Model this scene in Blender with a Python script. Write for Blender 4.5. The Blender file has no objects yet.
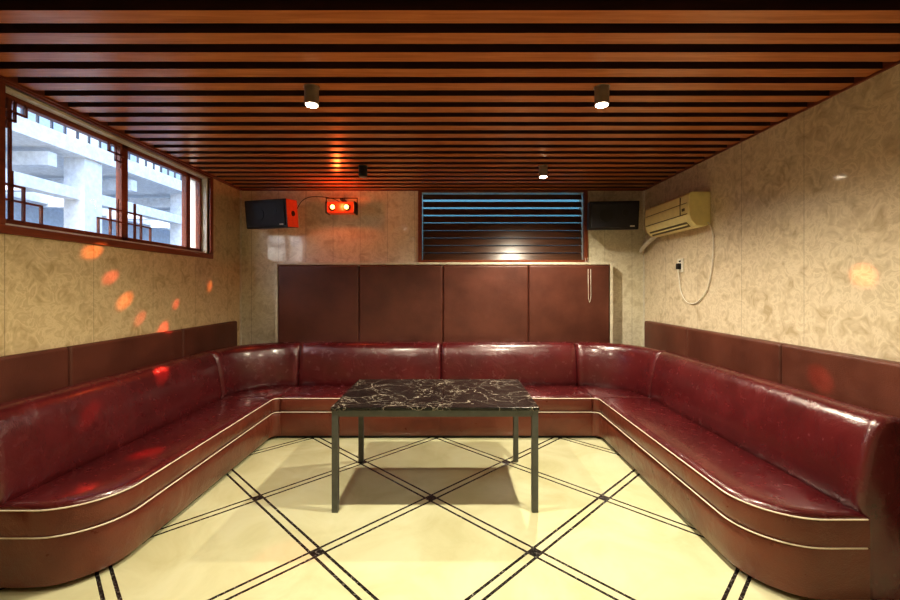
import bpy, bmesh, math, random
from mathutils import Vector, Matrix, Euler
random.seed(4)
C = bpy.context.scene.collection
H = 1.5
XL, XR, YB, YF, ZC = -2.545, 2.36, 5.10, -1.3, 2.69

# ---------------------------------------------------------------- materials
class NT:
    def __init__(s, name):
        s.m = bpy.data.materials.new(name); s.m.use_nodes = True
        s.t = s.m.node_tree; s.n = s.t.nodes
        s.b = s.n['Principled BSDF']
    def new(s, t, **k):
        n = s.n.new(t)
        for a, v in k.items(): setattr(n, a, v)
        return n
    def link(s, a, b): s.t.links.new(a, b)
    def M(s, op, a, b=None, c=None):
        n = s.n.new('ShaderNodeMath'); n.operation = op
        for i, v in enumerate((a, b, c)):
            if v is None: continue
            if isinstance(v, (int, float)): n.inputs[i].default_value = v
            else: s.link(v, n.inputs[i])
        return n.outputs[0]
    def pos(s):
        g = s.new('ShaderNodeNewGeometry')
        return g.outputs['Position']
    def xyz(s):
        q = s.new('ShaderNodeSeparateXYZ'); s.link(s.pos(), q.inputs[0]); return q.outputs
    def noise(s, scale, detail=4, rough=.55, vec=None, dist=0):
        n = s.new('ShaderNodeTexNoise'); n.inputs['Scale'].default_value = scale
        n.inputs['Detail'].default_value = detail; n.inputs['Roughness'].default_value = rough
        n.inputs['Distortion'].default_value = dist
        s.link(vec if vec is not None else s.pos(), n.inputs['Vector'])
        return n.outputs['Fac']
    def ramp(s, fac, stops):
        r = s.new('ShaderNodeValToRGB'); e = r.color_ramp.elements
        while len(e) < len(stops): e.new(.5)
        for i, (p, c) in enumerate(stops):
            e[i].position = p; e[i].color = (*c, 1) if len(c) == 3 else c
        s.link(fac, r.inputs[0]); return r.outputs[0]
    def mix(s, f, a, b, bt='MIX'):
        n = s.new('ShaderNodeMix', data_type='RGBA', blend_type=bt)
        for i, v in ((0, f), (6, a), (7, b)):
            if isinstance(v, (int, float)): n.inputs[i].default_value = v
            elif isinstance(v, tuple): n.inputs[i].default_value = (*v, 1)
            else: s.link(v, n.inputs[i])
        return n.outputs[2]
    def color(s, c):
        if isinstance(c, tuple): s.b.inputs['Base Color'].default_value = (*c, 1)
        else: s.link(c, s.b.inputs['Base Color'])
    def set(s, **k):
        for a, v in k.items(): s.b.inputs[a.replace('_', ' ')].default_value = v
    def bump(s, h, strength=.3, dist=.01):
        n = s.new('ShaderNodeBump'); n.inputs['Strength'].default_value = strength
        n.inputs['Distance'].default_value = dist
        s.link(h, n.inputs['Height']); s.link(n.outputs[0], s.b.inputs['Normal'])

def plain(name, c, rough=.5, metal=0., emit=None, es=0., var=.12):
    t = NT(name)
    f = t.noise(18, 3)
    t.color(t.ramp(f, [(.3, tuple(x*(1-var) for x in c)), (.7, tuple(min(1, x*(1+var)) for x in c))]))
    t.set(Roughness=rough, Metallic=metal)
    if emit:
        t.b.inputs['Emission Color'].default_value = (*emit, 1)
        t.b.inputs['Emission Strength'].default_value = es
    return t.m

def leather(name, c1, c2, rough=.3, coat=.3, spec=.5, bs=.5, grain=.1, wr=1.):
    t = NT(name)
    a = t.noise(3.5, 5)
    t.color(t.ramp(a, [(.3, c1), (.7, c2)]))
    v = t.new('ShaderNodeTexVoronoi'); v.inputs['Scale'].default_value = 160
    t.link(t.pos(), v.inputs['Vector'])
    w = t.M('MULTIPLY', t.noise(6, 6, .55, dist=.9), wr)
    h = t.M('ADD', t.M('MULTIPLY', v.outputs['Distance'], grain), w)
    t.bump(h, bs, .02)
    r = t.M('MULTIPLY_ADD', t.noise(14, 4), .25, rough-.1)
    t.link(r, t.b.inputs['Roughness'])
    t.set(Coat_Weight=coat, Coat_Roughness=.16, Specular_IOR_Level=spec)
    return t.m

def wallmat(name, axis, dark, light, seam=.32, off=0.):
    t = NT(name)
    big = t.noise(4.5, 3, .5, dist=1.0)
    mid = t.noise(11, 5, .6, dist=1.4)
    f = t.M('ADD', t.M('MULTIPLY', big, .4), t.M('MULTIPLY', mid, .6))
    m = lambda k: tuple(a*(1-k)+b*k for a, b in zip(dark, light))
    col = t.ramp(f, [(.36, m(.15)), (.45, m(.55)), (.50, m(.75)), (.535, m(1)), (.585, m(.5)), (.66, m(.9))])
    q = t.xyz()
    d = t.M('PINGPONG', t.M('ADD', q[axis], off), seam/2)
    ln = t.M('LESS_THAN', d, .0022)
    col = t.mix(t.M('MULTIPLY', ln, .5), col, (.16, .12, .07))
    t.color(col)
    t.bump(t.M('SUBTRACT', t.noise(5, 1), t.M('MULTIPLY', ln, 1.)), .03, .004)
    t.set(Roughness=.3, Specular_IOR_Level=.5, Coat_Weight=.6, Coat_Roughness=.06)
    return t.m

def floormat():
    t = NT('floor_tile_cream_black')
    q = t.xyz(); s = .874
    x = t.M('ADD', q[0], .136); y = t.M('SUBTRACT', q[1], 3.0)
    u = t.M('MULTIPLY', t.M('ADD', x, y), .70711); v = t.M('MULTIPLY', t.M('SUBTRACT', x, y), .70711)
    du = t.M('PINGPONG', u, s/2); dv = t.M('PINGPONG', v, s/2)
    lu = t.M('COMPARE', du, .029, .0085); lv = t.M('COMPARE', dv, .029, .0085)
    nd = t.M('LESS_THAN', t.M('MAXIMUM', du, dv), .036)
    m = t.M('MAXIMUM', t.M('MAXIMUM', lu, lv), nd)
    n = t.noise(60, 3, .7)
    black = t.ramp(n, [(.42, (.012, .011, .011)), (.58, (.05, .045, .04)), (.72, (.45, .42, .36))])
    cn = t.noise(2.2, 6, .6, dist=.8)
    cream = t.ramp(cn, [(.3, (.58, .56, .33)), (.55, (.68, .67, .43)), (.75, (.72, .72, .50))])
    t.color(t.mix(m, cream, black))
    t.link(t.M('MULTIPLY_ADD', t.noise(6, 4), .18, .06), t.b.inputs['Roughness'])
    return t.m

def marble():
    t = NT('table_black_marble')
    p = t.pos()
    nv = t.new('ShaderNodeTexNoise'); nv.inputs['Scale'].default_value = 5; nv.inputs['Detail'].default_value = 7
    t.link(p, nv.inputs['Vector'])
    mx = t.new('ShaderNodeVectorMath', operation='MULTIPLY_ADD')
    t.link(nv.outputs['Color'], mx.inputs[0]); mx.inputs[1].default_value = (.35, .35, .35); t.link(p, mx.inputs[2])
    masks = []
    for sc, w in ((4.5, .012), (11, .018)):
        v = t.new('ShaderNodeTexVoronoi', feature='DISTANCE_TO_EDGE'); v.inputs['Scale'].default_value = sc
        t.link(mx.outputs[0], v.inputs['Vector'])
        masks.append(t.ramp(v.outputs['Distance'], [(0, (1, 1, 1)), (w, (0, 0, 0))]))
    gate = t.ramp(t.noise(5, 3), [(.48, (0, 0, 0)), (.62, (1, 1, 1))])
    gate2 = t.ramp(t.noise(3.1, 3), [(.38, (.15, .15, .15)), (.55, (1, 1, 1))])
    m2 = t.mix(1., masks[1], gate, 'MULTIPLY')
    m1 = t.mix(1., masks[0], gate2, 'MULTIPLY')
    m = t.mix(1., m1, m2, 'LIGHTEN')
    base = t.ramp(t.noise(10, 4), [(.4, (.006, .006, .007)), (.7, (.022, .020, .018))])
    t.color(t.mix(m, base, (.55, .48, .38)))
    t.set(Roughness=.2)
    return t.m

def wood(name, c1, c2, axis=0, rough=.35, sc=4):
    t = NT(name)
    mp = t.new('ShaderNodeMapping'); s = [14*sc/4]*3; s[axis] = .8
    mp.inputs['Scale'].default_value = s
    t.link(t.pos(), mp.inputs[0])
    f = t.noise(3, 6, .6, vec=mp.outputs[0], dist=.5)
    t.color(t.ramp(f, [(.3, c1), (.7, c2)]))
    t.set(Roughness=rough)
    return t.m

M_floor = floormat()
M_marble = marble()
M_wallB = wallmat('wall_panel_back', 0, (.52, .46, .32), (.80, .75, .60), .33, .1)
M_wallL = wallmat('wall_panel_left', 1, (.42, .32, .16), (.72, .60, .37), .60)
M_wallR = wallmat('wall_panel_right', 1, (.44, .35, .22), (.76, .66, .50), .60, .2)
M_sofa = leather('sofa_wine_leather', (.066, .008, .010), (.110, .014, .017), .22, .6, .6, .4)
M_base = leather('sofa_base_leather', (.115, .027, .016), (.175, .046, .026), .30, .3)
M_pad = leather('wall_pad_leather', (.080, .024, .015), (.135, .043, .027), .40, .1, wr=.25)
M_pipe = plain('cream_piping', (.80, .72, .58), .5)
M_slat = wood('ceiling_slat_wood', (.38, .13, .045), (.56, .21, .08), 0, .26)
M_slat_shade = wood('ceiling_slat_side_shade', (.045, .014, .006), (.08, .024, .010), 0, .4)  # same wood painted darker, so slat sides carry the shade of the gaps
M_dark = plain('ceiling_void_dark', (.008, .005, .004), .9)
M_frame = wood('window_frame_wood', (.16, .04, .018), (.25, .07, .03), 1, .35)
M_dwood = wood('dark_shutter_wood', (.06, .026, .015), (.11, .05, .028), 0, .3)
M_trim = plain('silver_trim', (.72, .68, .58), .3, .1)
M_ptrim = plain('panel_border_trim', (.66, .61, .48), .35)
M_black = plain('black_plastic', (.012, .012, .014), .4)
M_grill = plain('speaker_cloth', (.022, .022, .03), .6)
M_cheek = plain('speaker_cheek_wood', (.60, .10, .03), .3)
M_metal = plain('table_grey_metal', (.11, .115, .11), .4, .4)
M_ac = plain('ac_aged_plastic', (.82, .73, .36), .35, var=.05)
M_acd = plain('ac_vent_dark', (.12, .10, .05), .5)
M_white = plain('white_plastic', (.75, .72, .62), .4)
M_ext = plain('exterior_white_paint', (.80, .82, .84), .6)
M_ext2 = plain('exterior_blue_grey', (.45, .52, .60), .7)
M_extb = plain('exterior_daylight_blue', (.010, .08, .11), .7)  # blue of the daylight put into a flat board colour
M_extg = plain('exterior_ground', (.35, .36, .34), .8)
M_rail = plain('exterior_rail_metal', (.03, .035, .045), .5)
M_lamp = plain('lamp_housing', (.35, .30, .24), .35, .5)
M_lampd = plain('lamp_housing_black', (.02, .02, .02), .4)
M_on = plain('lamp_disc_on', (1, .9, .7), .4, emit=(1, .90, .72), es=30)
M_off = plain('lamp_disc_off', (.25, .22, .18), .3)
M_red = plain('disco_amber_case', (.5, .05, .012), .3, emit=(1, .10, .02), es=.2)
M_lens = plain('disco_lens', (1, .3, .1), .2, emit=(1, .30, .07), es=10)
g = NT('window_glass'); g.color((.9, .95, 1)); g.set(Roughness=.02, Transmission_Weight=1., IOR=1.05); M_glass = g.m

# ---------------------------------------------------------------- geometry helpers
def empty(name, loc=(0, 0, 0)):
    e = bpy.data.objects.new(name, None); e.location = loc; C.objects.link(e); e.empty_display_size = .1
    return e
def mkobj(name, bm, mat, parent=None, smooth=False, loc=None):
    bmesh.ops.recalc_face_normals(bm, faces=bm.faces)
    me = bpy.data.meshes.new(name); bm.to_mesh(me); bm.free()
    for m in (mat if isinstance(mat, (list, tuple)) else [mat]): me.materials.append(m)
    if smooth:
        for p in me.polygons: p.use_smooth = True
    o = bpy.data.objects.new(name, me); C.objects.link(o)
    if parent: o.parent = parent
    if loc: o.location = loc
    return o
def addbox(bm, x0, x1, y0, y1, z0, z1, mi=0):
    vs = [bm.verts.new((x, y, z)) for x in (x0, x1) for y in (y0, y1) for z in (z0, z1)]
    for f in ((0, 1, 3, 2), (4, 6, 7, 5), (0, 4, 5, 1), (2, 3, 7, 6), (0, 2, 6, 4), (1, 5, 7, 3)):
        fc = bm.faces.new([vs[i] for i in f]); fc.material_index = mi
def boxes(name, lst, mat, parent=None, bevel=0, loc=None, seg=2):
    bm = bmesh.new()
    for b in lst: addbox(bm, *b)
    o = mkobj(name, bm, mat, parent, loc=loc)
    if bevel:
        m = o.modifiers.new('bev', 'BEVEL'); m.width = bevel; m.segments = seg; m.limit_method = 'ANGLE'
    return o
def tube(name, pts, r, mat, parent=None, cyc=False, bez=False):
    cu = bpy.data.curves.new(name, 'CURVE'); cu.dimensions = '3D'; cu.bevel_depth = r; cu.bevel_resolution = 3
    cu.use_fill_caps = True
    if bez:
        sp = cu.splines.new('NURBS'); sp.points.add(len(pts)-1); sp.use_endpoint_u = True; sp.order_u = 4
    else:
        sp = cu.splines.new('POLY'); sp.points.add(len(pts)-1)
    for i, p in enumerate(pts): sp.points[i].co = (*p, 1)
    sp.use_cyclic_u = cyc
    cu.materials.append(mat)
    o = bpy.data.objects.new(name, cu); C.objects.link(o)
    if parent: o.parent = parent
    return o
def cyl(name, r, z0, z1, mat, parent=None, loc=(0, 0, 0), r2=None, axis='Z', seg=32, bevel=0):
    bm = bmesh.new()
    bmesh.ops.create_cone(bm, cap_ends=True, segments=seg, radius1=r, radius2=r if r2 is None else r2, depth=z1-z0)
    bmesh.ops.translate(bm, verts=bm.verts, vec=(0, 0, (z0+z1)/2))
    if axis == 'Y': bmesh.ops.rotate(bm, verts=bm.verts, matrix=Matrix.Rotation(math.pi/2, 3, 'X'))
    if axis == 'X': bmesh.ops.rotate(bm, verts=bm.verts, matrix=Matrix.Rotation(math.pi/2, 3, 'Y'))
    o = mkobj(name, bm, mat, parent, loc=loc)
    if bevel:
        m = o.modifiers.new('b', 'BEVEL'); m.width = bevel; m.segments = 2; m.limit_method = 'ANGLE'
    return o

# ---------------------------------------------------------------- room shell
ZT = 2.95
boxes('floor', [(XL-.2, XR+.2, YF-.2, YB+.2, -.1, 0)], M_floor)
boxes('ceiling', [(XL-.2, XR+.2, YF-.2, YB+.2, 2.80, ZT)], M_dark)
WY0, WY1, WZ0, WZ1 = 2.39, 4.44, 1.86, 2.665
boxes('wall_left', [(XL-.2, XL, YF, WY0, 0, 2.8), (XL-.2, XL, WY1, YB, 0, 2.8), (XL-.2, XL, WY0, WY1, 0, WZ0), (XL-.2, XL, WY0, WY1, WZ1, 2.8)], M_wallL)
BX0, BX1, BZ0, BZ1 = -.34, 1.62, 1.84, 2.66
boxes('wall_back', [(XL-.2, BX0, YB, YB+.2, 0, 2.8), (BX1, XR+.2, YB, YB+.2, 0, 2.8), (BX0, BX1, YB, YB+.2, 0, BZ0), (BX0, BX1, YB, YB+.2, BZ1, 2.8)], M_wallB)
boxes('wall_right', [(XR, XR+.2, YF, YB, 0, 2.8)], M_wallR)
boxes('wall_front', [(XL-.2, XR+.2, YF-.2, YF, 0, 2.8)], M_wallB)
sl = []
y = YF+.06
while y < YB-.03:
    sl.append((XL+.03, XR-.005, y, min(y+.088, YB-.005), ZC, ZC+.045)); y += .160
ob = boxes('ceiling_slats', sl, [M_slat, M_slat_shade])
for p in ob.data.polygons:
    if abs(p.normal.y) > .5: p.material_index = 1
boxes('trim_left', [(XL, XL+.035, YF, YB, ZC-.012, ZC+.10)], M_frame)
boxes('trim_right', [(XR-.012, XR, YF, YB, ZC-.012, ZC+.10)], M_frame)
boxes('trim_back', [(XL+.035, XR-.012, YB-.015, YB, ZC-.012, ZC+.10)], M_frame)
boxes('trim_corner', [(XL, XL+.018, YB-.018, YB, 0, ZC-.012), (XR-.018, XR, YB-.018, YB, 0, ZC-.012)], M_trim)

# ---------------------------------------------------------------- left window
W = empty('window_1')
f = .05
X1 = XL+.018
boxes('outer_casing', [(XL-.02, X1, WY0-f, WY1+f, WZ0-f, WZ0), (XL-.02, X1, WY0-f, WY1+f, WZ1, WZ1+.02),
      (XL-.02, X1, WY0-f, WY0, WZ0, WZ1), (XL-.02, X1, WY1, WY1+f, WZ0, WZ1)], M_frame, W, .004)
boxes('jamb', [(XL-.2, XL-.02, WY0, WY1, WZ0, WZ0+.015), (XL-.2, XL-.02, WY1-.015, WY1, WZ0, WZ1), (XL-.2, XL-.02, WY0, WY0+.015, WZ0, WZ1), (XL-.2, XL-.02, WY0, WY1, WZ1-.015, WZ1)], M_white, W)
xs0, xs1 = XL-.12, XL-.07
st = []
cuts = [WY0+.015, 3.38, 4.20, WY1-.015]
for a, b in zip(cuts, cuts[1:]):
    t_ = .032
    st += [(xs0, xs1, a, a+t_, WZ0+.015, WZ1-.015), (xs0, xs1, b-t_, b, WZ0+.015, WZ1-.015), (xs0, xs1, a, b, WZ0+.015, WZ0+.05), (xs0, xs1, a, b, WZ1-.05, WZ1-.015)]
boxes('sashes', st, M_frame, W, .003)
boxes('glass', [(XL-.10, XL-.095, WY0+.02, WY1-.02, WZ0+.03, WZ1-.03)], M_glass, W)
lat = []
def bar(y0, z0, y1, z1, w=.011):
    lat.append((XL-.068, XL-.052, min(y0, y1)-w/2, max(y0, y1)+w/2, min(z0, z1)-w/2, max(z0, z1)+w/2))
for i, (a, b) in enumerate(zip(cuts[:2], cuts[1:3])):
    a += .03; b -= .03
    z0, z1 = WZ0+.05, WZ1-.05
    for (cy, s) in ((a, 1), (b, -1)):
        for (cz, u) in ((z0, 1), (z1, -1)):
            if u == -1 and i == 1: continue
            if i == 1 and s == -1: continue
            k = 1. if u == 1 else .6
            bar(cy, cz+u*.20*k, cy+s*.13*k, cz+u*.20*k); bar(cy+s*.13*k, cz, cy+s*.13*k, cz+u*.20*k)
            bar(cy, cz+u*.11*k, cy+s*.24*k, cz+u*.11*k); bar(cy+s*.24*k, cz, cy+s*.24*k, cz+u*.11*k)
            bar(cy+s*.06*k, cz, cy+s*.06*k, cz+u*.28*k)
    if i == 0: bar(a+.05, z0, a+.05, z1)
boxes('lattice', lat, M_frame, W)

E = empty('exterior_walkway')
boxes('ground', [(-14, XL-.21, -6, 22, -.2, -.02)], M_extg, E)
boxes('building_wall', [(-7.2, -7.0, -2, 16, -.02, 3.6)], M_ext2, E)
boxes('walkway_slab', [(-6.0, -4.3, -2, 16, 3.05, 3.22)], M_ext, E)
boxes('columns', [(-4.6, -4.35, 1.2+i*1.9, 1.45+i*1.9, -.02, 3.05) for i in range(7)], M_ext, E)
boxes('cross_beams', [(-4.55, -4.4, -2, 16, 2.55, 2.68), (-6.9, -6.7, -2, 16, 2.9, 3.05)]+[(-6.9, -4.4, 2.2+i*1.2, 2.3+i*1.2, 2.85, 3.0) for i in range(9)], M_ext, E)
boxes('railing', [(-4.42, -4.40, 0+i*.16, .02+i*.16, 3.22, 4.0) for i in range(80)]+[(-4.44, -4.38, 0, 13, 4.0, 4.04)], M_rail, E)
boxes('upper_storey', [(-9.2, -9.0, -2, 18, 3.6, 7)], M_ext, E)
boxes('upper_openings', [(-8.99, -8.95, 2+i*2.2, 3.2+i*2.2, 4.3, 5.6) for i in range(6)], M_ext2, E)
boxes('blue_daylight_board', [(-2.2, 3.8, 6.2, 6.25, 1.8, 4.0)], M_extb, E)  # added board; its blue stands in for daylight between the shutter slats

# ---------------------------------------------------------------- back window with louvre shutter
W2 = empty('window_2')
f = .045
boxes('outer_casing', [(BX0-f, BX1+f, YB-.03, YB+.02, BZ0-f, BZ0), (BX0-f, BX1+f, YB-.03, YB+.02, BZ1, BZ1+.018), (BX0-f, BX0, YB-.03, YB+.02, BZ0, BZ1), (BX1, BX1+f, YB-.03, YB+.02, BZ0, BZ1)], M_frame, W2, .004)
bm = bmesh.new()
ns = 9; pitch = (BZ1-BZ0)/ns
for i in range(ns):
    zc = BZ0+pitch*(i+.5)
    hh = pitch*(.49 if i < 5 else .42 - .02*(i-5))
    lean = .012
    vs = []
    for x in (BX0+.01, BX1-.01):
        for (yy, zz) in ((YB+.03+lean*2, zc+hh), (YB+.03, zc-hh), (YB+.042, zc-hh), (YB+.042+lean*2, zc+hh)):
            vs.append(bm.verts.new((x, yy, zz)))
    bm.faces.new(vs[:4]); bm.faces.new(vs[4:][::-1])
    for k in range(4):
        bm.faces.new([vs[k], vs[4+k], vs[4+(k+1) % 4], vs[(k+1) % 4]])
mkobj('shutter_slats', bm, M_dwood, W2)
boxes('glass', [(BX0, BX1, YB+.14, YB+.145, BZ0, BZ1)], M_glass, W2)
tube('pull_cord', [(1.655, YB-.045, BZ0+.02), (1.655, YB-.16, 1.72), (1.655, YB-.165, 1.38), (1.640, YB-.165, 1.33), (1.625, YB-.165, 1.38), (1.625, YB-.16, 1.72), (1.625, YB-.045, BZ0+.02)], .0028, M_white, W2)

# ---------------------------------------------------------------- wall pads
P = empty('wall_panel_back')
px0, px1, pz1, py = -2.03, 1.885, 1.77, 4.985
boxes('backing', [(px0-.01, px1+.01, py, YB, .03, pz1+.01)], M_trim, P)
boxes('border', [(px0-.040, px0-.004, py-.030, YB, .03, pz1+.034), (px1+.004, px1+.040, py-.030, YB, .03, pz1+.034), (px0-.004, px1+.004, py-.030, YB, pz1+.006, pz1+.034)], M_ptrim, P, .004)
edges = [px0, -1.075, -.085, .925, px1]
for i in range(4):
    boxes('pad_%d' % (i+1), [(edges[i]+.001, edges[i+1]-.001, py-.045, py+.05, .06, pz1)], M_pad, P, .024, seg=5)
def sidepads(name, x0, x1, ys):
    p = empty(name)
    for i in range(len(ys)-1):
        boxes('pad_%d' % (i+1), [(min(x0, x1), max(x0, x1), ys[i]+.001, ys[i+1]-.001, .30, 1.115)], M_pad, p, .02, seg=4)
    return p
sidepads('wall_panel_left', XL, XL+.05, [.75, 2.76, 3.93, 4.94])
sidepads('wall_panel_right', XR-.08, XR, [.75, 2.9, 4.05, 4.94])

# ---------------------------------------------------------------- sectional sofa
S = empty('sectional_sofa')
FL, FR, FB, R0 = -1.74, 1.47, 4.15, .06
EL, ER = 2.06, 1.98
def seg_left(n=40):
    return [(FL, EL+(FB-R0-EL)*i/n, -1, 0) for i in range(n+1)]
def arc(cx, a0, a1, n=24):
    out = []
    for i in range(n+1):
        a = math.radians(a0+(a1-a0)*i/n)
        out.append((cx+R0*math.cos(a), FB-R0+R0*math.sin(a), math.cos(a), math.sin(a)))
    return out
def seg_back(xa, xb, n=24):
    return [(xa+(xb-xa)*i/n, FB, 0, 1) for i in range(n+1)]
def seg_right(n=40):
    return [(FR, FB-R0-(FB-R0-ER)*i/n, 1, 0) for i in range(n+1)]
mods = [('left', seg_left()), ('corner_a', arc(FL+R0, 180, 90)), ('back_a', seg_back(FL+R0, -.10)), ('back_b', seg_back(-.10, FR-R0)),
        ('corner_b', arc(FR-R0, 90, 0)), ('right', seg_right())]
def densify(path):
    out = list(path)
    def lerp(a, b, t):
        v = [a[k]+(b[k]-a[k])*t for k in range(4)]; l = math.hypot(v[2], v[3]); return (v[0], v[1], v[2]/l, v[3]/l)
    L = lambda a, b: max(1e-6, math.hypot(b[0]+.5*b[2]-a[0]-.5*a[2], b[1]+.5*b[3]-a[1]-.5*a[3]))
    d = L(out[0], out[1])
    head = [lerp(out[0], out[1], min(.9, t/d)) for t in (.004, .011, .022)]
    tail = [lerp(out[-1], out[-2], min(.9, t/d)) for t in (.022, .011, .004)]
    return [out[0]]+head+out[1:-1]+tail+[out[-1]]
def cum(path, o=.3):
    s = [0]
    for a, b in zip(path, path[1:]):
        s.append(s[-1]+math.hypot(b[0]+o*b[2]-a[0]-o*a[2], b[1]+o*b[3]-a[1]-o*a[3]))
    return s
def endshift(t, r=.30):
    return 0 if t >= r else r-math.sqrt(max(0, r*r-(r-t)**2))
def sweep(name, path, prof, mat, free=None, puff=.012, kind='seat', cz=None):
    path = densify(path); s = cum(path); T = s[-1]
    if free == 'start':
        path = [path[0]]+[(path[0][0], path[0][1]+t, -1, 0) for t in (.002, .006, .012, .022, .035)]+[p for p, q in zip(path, s) if q > .045]
        s = cum(path)
    if free == 'end':
        path = [p for p, q in zip(path, s) if T-q > .045]+[(path[-1][0], path[-1][1]+t, 1, 0) for t in (.035, .022, .012, .006, .002)]+[path[-1]]
        s = cum(path)
    T = s[-1]
    bm = bmesh.new(); rings = []
    oc = sum(p[0] for p in prof)/len(prof); zc = sum(p[1] for p in prof)/len(prof)
    for (p, t) in zip(path, s):
        e = min(t, T-t)
        q = puff*max(0, 1-e/.028)**2
        sh = 0
        if kind != 'back':
            if free == 'start': sh = endshift(t)
            if free == 'end': sh = endshift(T-t)
        ring = []
        for (o, z) in prof:
            oo = o+(q if o < oc else 0); zz = z-(q if z > zc else 0)
            if kind == 'seat':
                D = .52; oo = sh+oo*(1-sh/D)
            ring.append(bm.verts.new((p[0]+oo*p[2], p[1]+oo*p[3], zz)))
        rings.append(ring)
    n = len(prof)
    for a, b in zip(rings, rings[1:]):
        for k in range(n):
            bm.faces.new([a[k], a[(k+1) % n], b[(k+1) % n], b[k]])
    bm.faces.new(rings[0]); bm.faces.new(rings[-1][::-1])
    o = mkobj(name, bm, mat, S, smooth=True)
    m = o.modifiers.new('es', 'EDGE_SPLIT'); m.split_angle = math.radians(50)
    return o
seatp = [(.50, .275), (.015, .275), (.002, .285), (-.006, .31), (-.008, .345), (-.006, .385), (.0, .408), (.012, .424), (.04, .433), (.16, .439), (.30, .440), (.42, .434), (.50, .425)]
basep = [(.50, .03), (.03, .03), (.018, .05), (.006, .12), (.0, .20), (.004, .25), (.018, .272), (.50, .272)]
backp = [(.74, .03), (.505, .03), (.50, .40), (.475, .43), (.468, .47), (.474, .54), (.490, .64), (.510, .74), (.532, .815), (.556, .858), (.59, .882), (.63, .888), (.68, .880), (.72, .862), (.74, .83)]
for nm, pth in mods:
    fr = 'start' if nm == 'left' else ('end' if nm == 'right' else None)
    sweep('base_'+nm, pth, basep, M_base, fr, .004)
    sweep('seat_'+nm, pth, seatp, [M_sofa, M_base], fr, .014)
    sweep('backrest_'+nm, pth, backp, M_sofa, None, .026, 'back')
for o in list(S.children):
    if o.name.startswith('seat_'):
        for p in o.data.polygons:
            if p.center.z < .405: p.material_index = 1
outline = []
N = 16
for i in range(N+1):
    a = math.pi/2*i/N
    r = .30
    outline.append((FL-r+r*math.sin(a), EL+r-r*math.cos(a)))
for i in range(1, 30): outline.append((FL, EL+.30+(FB-R0-EL-.30)*i/30))
for i in range(13):
    a = math.radians(180-90*i/12); outline.append((FL+R0+R0*math.cos(a), FB-R0+R0*math.sin(a)))
for i in range(1, 30): outline.append((FL+R0+(FR-FL-2*R0)*i/30, FB))
for i in range(13):
    a = math.radians(90-90*i/12); outline.append((FR-R0+R0*math.cos(a), FB-R0+R0*math.sin(a)))
for i in range(1, 30): outline.append((FR, FB-R0-(FB-R0-ER-.30)*i/30))
for i in range(N+1):
    a = math.pi/2*(1-i/N)
    outline.append((FR+.30-.30*math.sin(a), ER+.30-.30*math.cos(a)))
outline = [(FL-.50, EL), (FL-.40, EL)]+outline+[(FR+.40, ER), (FR+.495, ER)]
def pipe(name, off, z):
    pts = []
    for i, p in enumerate(outline):
        a = outline[max(0, i-1)]; b = outline[min(len(outline)-1, i+1)]
        dx, dy = b[0]-a[0], b[1]-a[1]; l = math.hypot(dx, dy)
        pts.append((p[0]+off*dy/l, p[1]-off*dx/l, z))
    tube(name, pts, .004, M_pipe, S)
pipe('piping_upper', .005, .410)
pipe('piping_lower', .003, .274)
boxes('plinth', [(FL-.74, FL-.32, EL+.10, FB+.7, 0, .04), (FL-.32, FL-.06, EL+.4, FB+.7, 0, .04), (FR+.32, FR+.74, ER+.10, FB+.7, 0, .04), (FR+.06, FR+.32, ER+.4, FB+.7, 0, .04), (FL, FR, FB+.06, FB+.7, 0, .04)], M_black, S)

# ---------------------------------------------------------------- table
T = empty('coffee_table')
tx0, tx1, ty0, ty1, tz = -.79, .59, 2.80, 3.66, .705
xm = -.05
boxes('marble_top', [(tx0-.005, xm-.001, ty0-.005, ty1+.005, tz-.022, tz), (xm+.001, tx1+.005, ty0-.005, ty1+.005, tz-.022, tz)], M_marble, T, .003)
lw = .042; ins = .004
boxes('apron', [(tx0+lw, tx1-lw, ty0+ins, ty0+.035, tz-.065, tz-.022), (tx0+lw, tx1-lw, ty1-.035, ty1-ins, tz-.065, tz-.022), (tx0+ins, tx0+.035, ty0+lw, ty1-lw, tz-.065, tz-.022), (tx1-.035, tx1-ins, ty0+lw, ty1-lw, tz-.065, tz-.022)], M_metal, T, .001)
for i, (x, y) in enumerate(((tx0, ty0), (tx1-lw, ty0), (tx0, ty1-lw), (tx1-lw, ty1-lw))):
    boxes('leg_%d' % (i+1), [(x, x+lw, y, y+lw, 0, tz-.022)], M_metal, T, .003)

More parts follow.
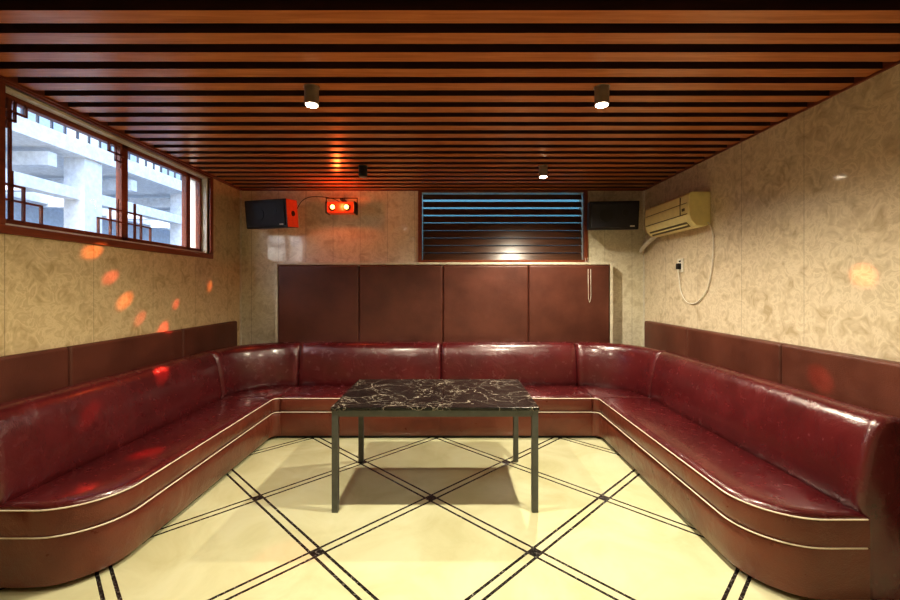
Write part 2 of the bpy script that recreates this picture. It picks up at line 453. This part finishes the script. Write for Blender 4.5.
# ---------------------------------------------------------------- speakers
def speaker(x, y, z, rz, cheek, w=.25, tilt=.12):
    s = empty('wall_speaker', (x, y, z))
    h, d = .158, .13
    bm = bmesh.new()
    v = []
    for (yy, ww) in ((-d, w), (d, w*.85)):
        for (sx, sz) in ((-1, -1), (1, -1), (1, 1), (-1, 1)):
            v.append(bm.verts.new((sx*ww, yy, sz*h)))
    bm.faces.new(v[:4]); bm.faces.new(v[4:])
    for k in range(4):
        fc = bm.faces.new([v[k], v[(k+1) % 4], v[4+(k+1) % 4], v[4+k]])
        if k in (1, 3): fc.material_index = 1
    o = mkobj('cabinet', bm, [M_black, cheek], s)
    m = o.modifiers.new('b', 'BEVEL'); m.width = .010; m.segments = 3
    boxes('grille', [(-w+.025, w-.025, -d-.012, -d+.005, -h+.02, h-.02)], M_grill, s, .008)
    boxes('badge', [(w-.10, w-.05, -d-.014, -d-.011, -h+.03, -h+.045)], M_trim, s)
    cyl('woofer_ring', .075, .0, .005, M_black, s, (-.09, -d-.011, 0), axis='Y')
    cyl('tweeter_ring', .035, .0, .005, M_black, s, (.12, -d-.011, 0.03), axis='Y')
    cyl('side_port', .03, w*.9, w*.96, M_black, s, (0, 0, 0), axis='X')
    boxes('bracket', [(-.02, .02, d-.01, d+.10, -.02, .02), (-.04, .04, d+.09, d+.10, -.07, .07)], M_metal, s, .002)
    s.rotation_euler = (tilt, 0, rz)
    return s
speaker(-2.03, 4.83, 2.345, -.26, M_cheek, .275)
speaker(1.85, 4.84, 2.33, -.08, M_black, .275)  # cheeks coloured black to stand in for shade on this side

# ---------------------------------------------------------------- disco light
DL = Vector((-1.27, 4.93, 2.435))
D = empty('disco_light', DL)
boxes('case', [(-.16, .16, -.07, .07, -.065, .065)], M_red, D, .018, seg=3)
boxes('end_caps', [(-.175, -.15, -.075, .075, -.07, .07), (.15, .175, -.075, .075, -.07, .07)], M_black, D, .01)
for i, x in enumerate((-.085, .075)):
    cyl('lens_ring_%d' % i, .042, 0, .02, M_black, D, (x, -.065, 0), axis='Y')
    cyl('lens_%d' % i, .026, 0, .026, M_lens, D, (x, -.065, 0), axis='Y')
boxes('yoke', [(-.185, -.178, -.01, .01, 0, .12), (.178, .185, -.01, .01, 0, .12), (-.185, .185, -.01, .01, .115, .123), (-.02, .02, -.01, .165, .10, .12)], M_black, D)
tube('speaker_cable', [(-1.85, 5.08, 2.45), (-1.8, 5.085, 2.60), (-1.6, 5.085, 2.62), (-1.35, 5.085, 2.58), (-1.3, 5.07, 2.5)], .004, M_black, None, bez=True)

# ---------------------------------------------------------------- air conditioner
A = empty('air_conditioner')
ay0, ay1, az0, az1 = 3.80, 4.66, 2.06, 2.375
prof = [(0, az0+.02), (.06, az0), (.13, az0+.005), (.175, az0+.05), (.195, az0+.11), (.20, az0+.20), (.195, az1-.02), (.17, az1), (0, az1)]
bm = bmesh.new()
ra = [bm.verts.new((XR-o, ay0, z)) for o, z in prof]; rb = [bm.verts.new((XR-o, ay1, z)) for o, z in prof]
bm.faces.new(ra); bm.faces.new(rb[::-1])
for k in range(len(prof)): bm.faces.new([ra[k], ra[(k+1) % len(prof)], rb[(k+1) % len(prof)], rb[k]])
o = mkobj('body', bm, M_ac, A)
m = o.modifiers.new('b', 'BEVEL'); m.width = .008; m.segments = 3; m.limit_method = 'ANGLE'; m.angle_limit = .5
boxes('front_seams', [(XR-.2025, XR-.19, ay0+.03, ay1-.03, az0+.115, az0+.12), (XR-.2025, XR-.19, ay0+.03, ay1-.03, az0+.215, az0+.219), (XR-.203, XR-.19, ay0+.14, ay0+.144, az0+.115, az1-.03)], M_acd, A)
bm = bmesh.new()
for (o1, z1, o2, z2) in ((.137, az0+.006, .178, az0+.048),):
    vs = [bm.verts.new((XR-o1-.004, ay0+.07, z1)), bm.verts.new((XR-o1-.004, ay1-.07, z1)), bm.verts.new((XR-o2-.004, ay1-.07, z2)), bm.verts.new((XR-o2-.004, ay0+.07, z2))]
    bm.faces.new(vs)
mkobj('outlet', bm, M_acd, A)
boxes('louvre', [(XR-.172, XR-.162, ay0+.08, ay1-.08, az0+.018, az0+.032)], M_ac, A, .002)
boxes('top_grille', [(XR-.15, XR-.03, ay0+.06+i*.05, ay0+.08+i*.05, az1-.002, az1+.003) for i in range(15)], M_acd, A)
boxes('badge', [(XR-.204, XR-.198, ay0+.07, ay0+.11, az0+.15, az0+.175)], M_acd, A)
tube('drain_pipe', [(XR-.06, ay1-.02, az0+.04), (XR-.07, 4.82, az0-.02), (XR-.08, 4.97, az0-.07), (XR-.05, 5.07, az0-.12)], .024, M_white, A, bez=True)
tube('power_cord', [(XR-.03, ay0+.02, az0+.05), (XR-.012, ay0-.07, az0-.02), (XR-.012, ay0-.06, az0-.30), (XR-.012, ay0+.02, az0-.62), (XR-.012, ay0+.30, az0-.76), (XR-.012, ay0+.50, az0-.62), (XR-.02, ay0+.49, az0-.44), (XR-.035, ay0+.48, az0-.36)], .0055, M_white, A, bez=True)
so = empty('wall_socket')
boxes('plate', [(XR-.014, XR, 4.23, 4.34, 1.66, 1.80)], M_white, so, .004)
boxes('plug', [(XR-.045, XR-.014, 4.26, 4.31, 1.69, 1.75)], M_black, so, .004)
boxes('pin_slots', [(XR-.018, XR-.013, 4.27, 4.30, 1.765, 1.78)], M_black, so)

# ---------------------------------------------------------------- ceiling downlights
def downlight(x, y, on, power=0, hous=M_lamp):
    d = empty('ceiling_downlight', (x, y, ZC))
    cyl('housing', .042, -.105, .0, hous, d, bevel=.003)
    cyl('flange', .046, -.006, .0, hous, d)
    cyl('lens', .034, -.109, -.1045, M_on if on else M_off, d)
    if on:
        l = bpy.data.lights.new('downlight_bulb', 'SPOT'); l.energy = power; l.color = (1, .90, .70)
        l.spot_size = math.radians(156); l.spot_blend = .8; l.shadow_soft_size = .035
        o = bpy.data.objects.new('bulb', l); C.objects.link(o); o.parent = d; o.location = (0, 0, -.13)
downlight(.90, 2.49, True, 180)
downlight(-.82, 2.49, True, 145)
downlight(.91, 4.10, True, 190)
downlight(-.85, 4.10, False, 0, M_lampd)
downlight(.90, .85, True, 60)  # unseen downlight, added as fill on the right
downlight(-.82, .85, True, 40)  # added fill lamp out of view, left side

# ---------------------------------------------------------------- disco beams
def beam(target, col, e, size=5):
    l = bpy.data.lights.new('disco_beam', 'SPOT'); l.energy = e*3.2; l.color = col
    l.spot_size = math.radians(size); l.spot_blend = .9; l.shadow_soft_size = .01
    o = bpy.data.objects.new('beam', l); C.objects.link(o); o.parent = D
    src = Vector((0, -.11, 0)); o.location = src
    o.rotation_euler = (Vector(target)-(DL+src)).to_track_quat('-Z', 'Y').to_euler()
R_ = (1, .05, .03); O_ = (1, .18, .03)
for tg, c, e, s in (((XL, 2.99, 1.76), O_, 120, 3.2), ((XL, 3.29, 1.40), O_, 120, 3.6), ((XL, 3.15, 1.58), R_, 90, 3.0), ((XL, 3.72, 1.12), R_, 120, 4.0), ((XL, 4.45, 1.52), O_, 30, 4.5),
                   ((XR, 2.40, 1.57), O_, 380, 2.1), ((-1.95, 2.7, .44), R_, 400, 3.5), ((-2.3, 3.3, .8), R_, 250, 4), ((-.9, 2.2, 0), R_, 60, 8), ((XR-.1, 2.6, .95), R_, 240, 2.5),
                   ((XL, 3.45, 1.25), R_, 60, 3), ((XL, 3.9, 1.35), R_, 50, 3), ((-2.25, 2.6, .7), R_, 200, 2.5), ((-1.80, 4.4, .75), R_, 60, 5)):
    beam(tg, c, e, s)
l = bpy.data.lights.new('disco_glow', 'POINT'); l.energy = 5.5; l.color = (1, .15, .03); l.shadow_soft_size = .03
o = bpy.data.objects.new('glow', l); C.objects.link(o); o.parent = D; o.location = (0, -.20, .03)

# ---------------------------------------------------------------- world
w = bpy.data.worlds.new('sky'); bpy.context.scene.world = w; w.use_nodes = True
nt = w.node_tree
sky = nt.nodes.new('ShaderNodeTexSky'); sky.sky_type = 'NISHITA'; sky.sun_elevation = math.radians(50); sky.sun_rotation = math.radians(200); sky.sun_disc = False
sky.air_density = .8; sky.dust_density = 3
nt.links.new(sky.outputs[0], nt.nodes['Background'].inputs[0]); nt.nodes['Background'].inputs[1].default_value = 1.0
l = bpy.data.lights.new('daylight_portal', 'AREA'); l.shape = 'RECTANGLE'; l.size = WZ1-WZ0; l.size_y = WY1-WY0; l.cycles.is_portal = True
o = bpy.data.objects.new('daylight_portal', l); C.objects.link(o); o.location = (XL-.22, (WY0+WY1)/2, (WZ0+WZ1)/2); o.rotation_euler = (0, -math.pi/2, 0)

# ---------------------------------------------------------------- camera
cam = bpy.data.cameras.new('camera'); co = bpy.data.objects.new('camera', cam); C.objects.link(co)
cam.sensor_width = 36; cam.lens = 420/900*36; cam.shift_y = -12/900; cam.clip_start = .05
co.location = (0, 0, H); co.rotation_euler = (math.pi/2, 0, 0)
bpy.context.scene.camera = co
vs = bpy.context.scene.view_settings
vs.view_transform = 'Standard'; vs.exposure = 0
for lk in ('Medium High Contrast', 'Standard - Medium High Contrast'):
    try:
        vs.look = lk; print('look', lk); break
    except Exception as ex: print(ex)
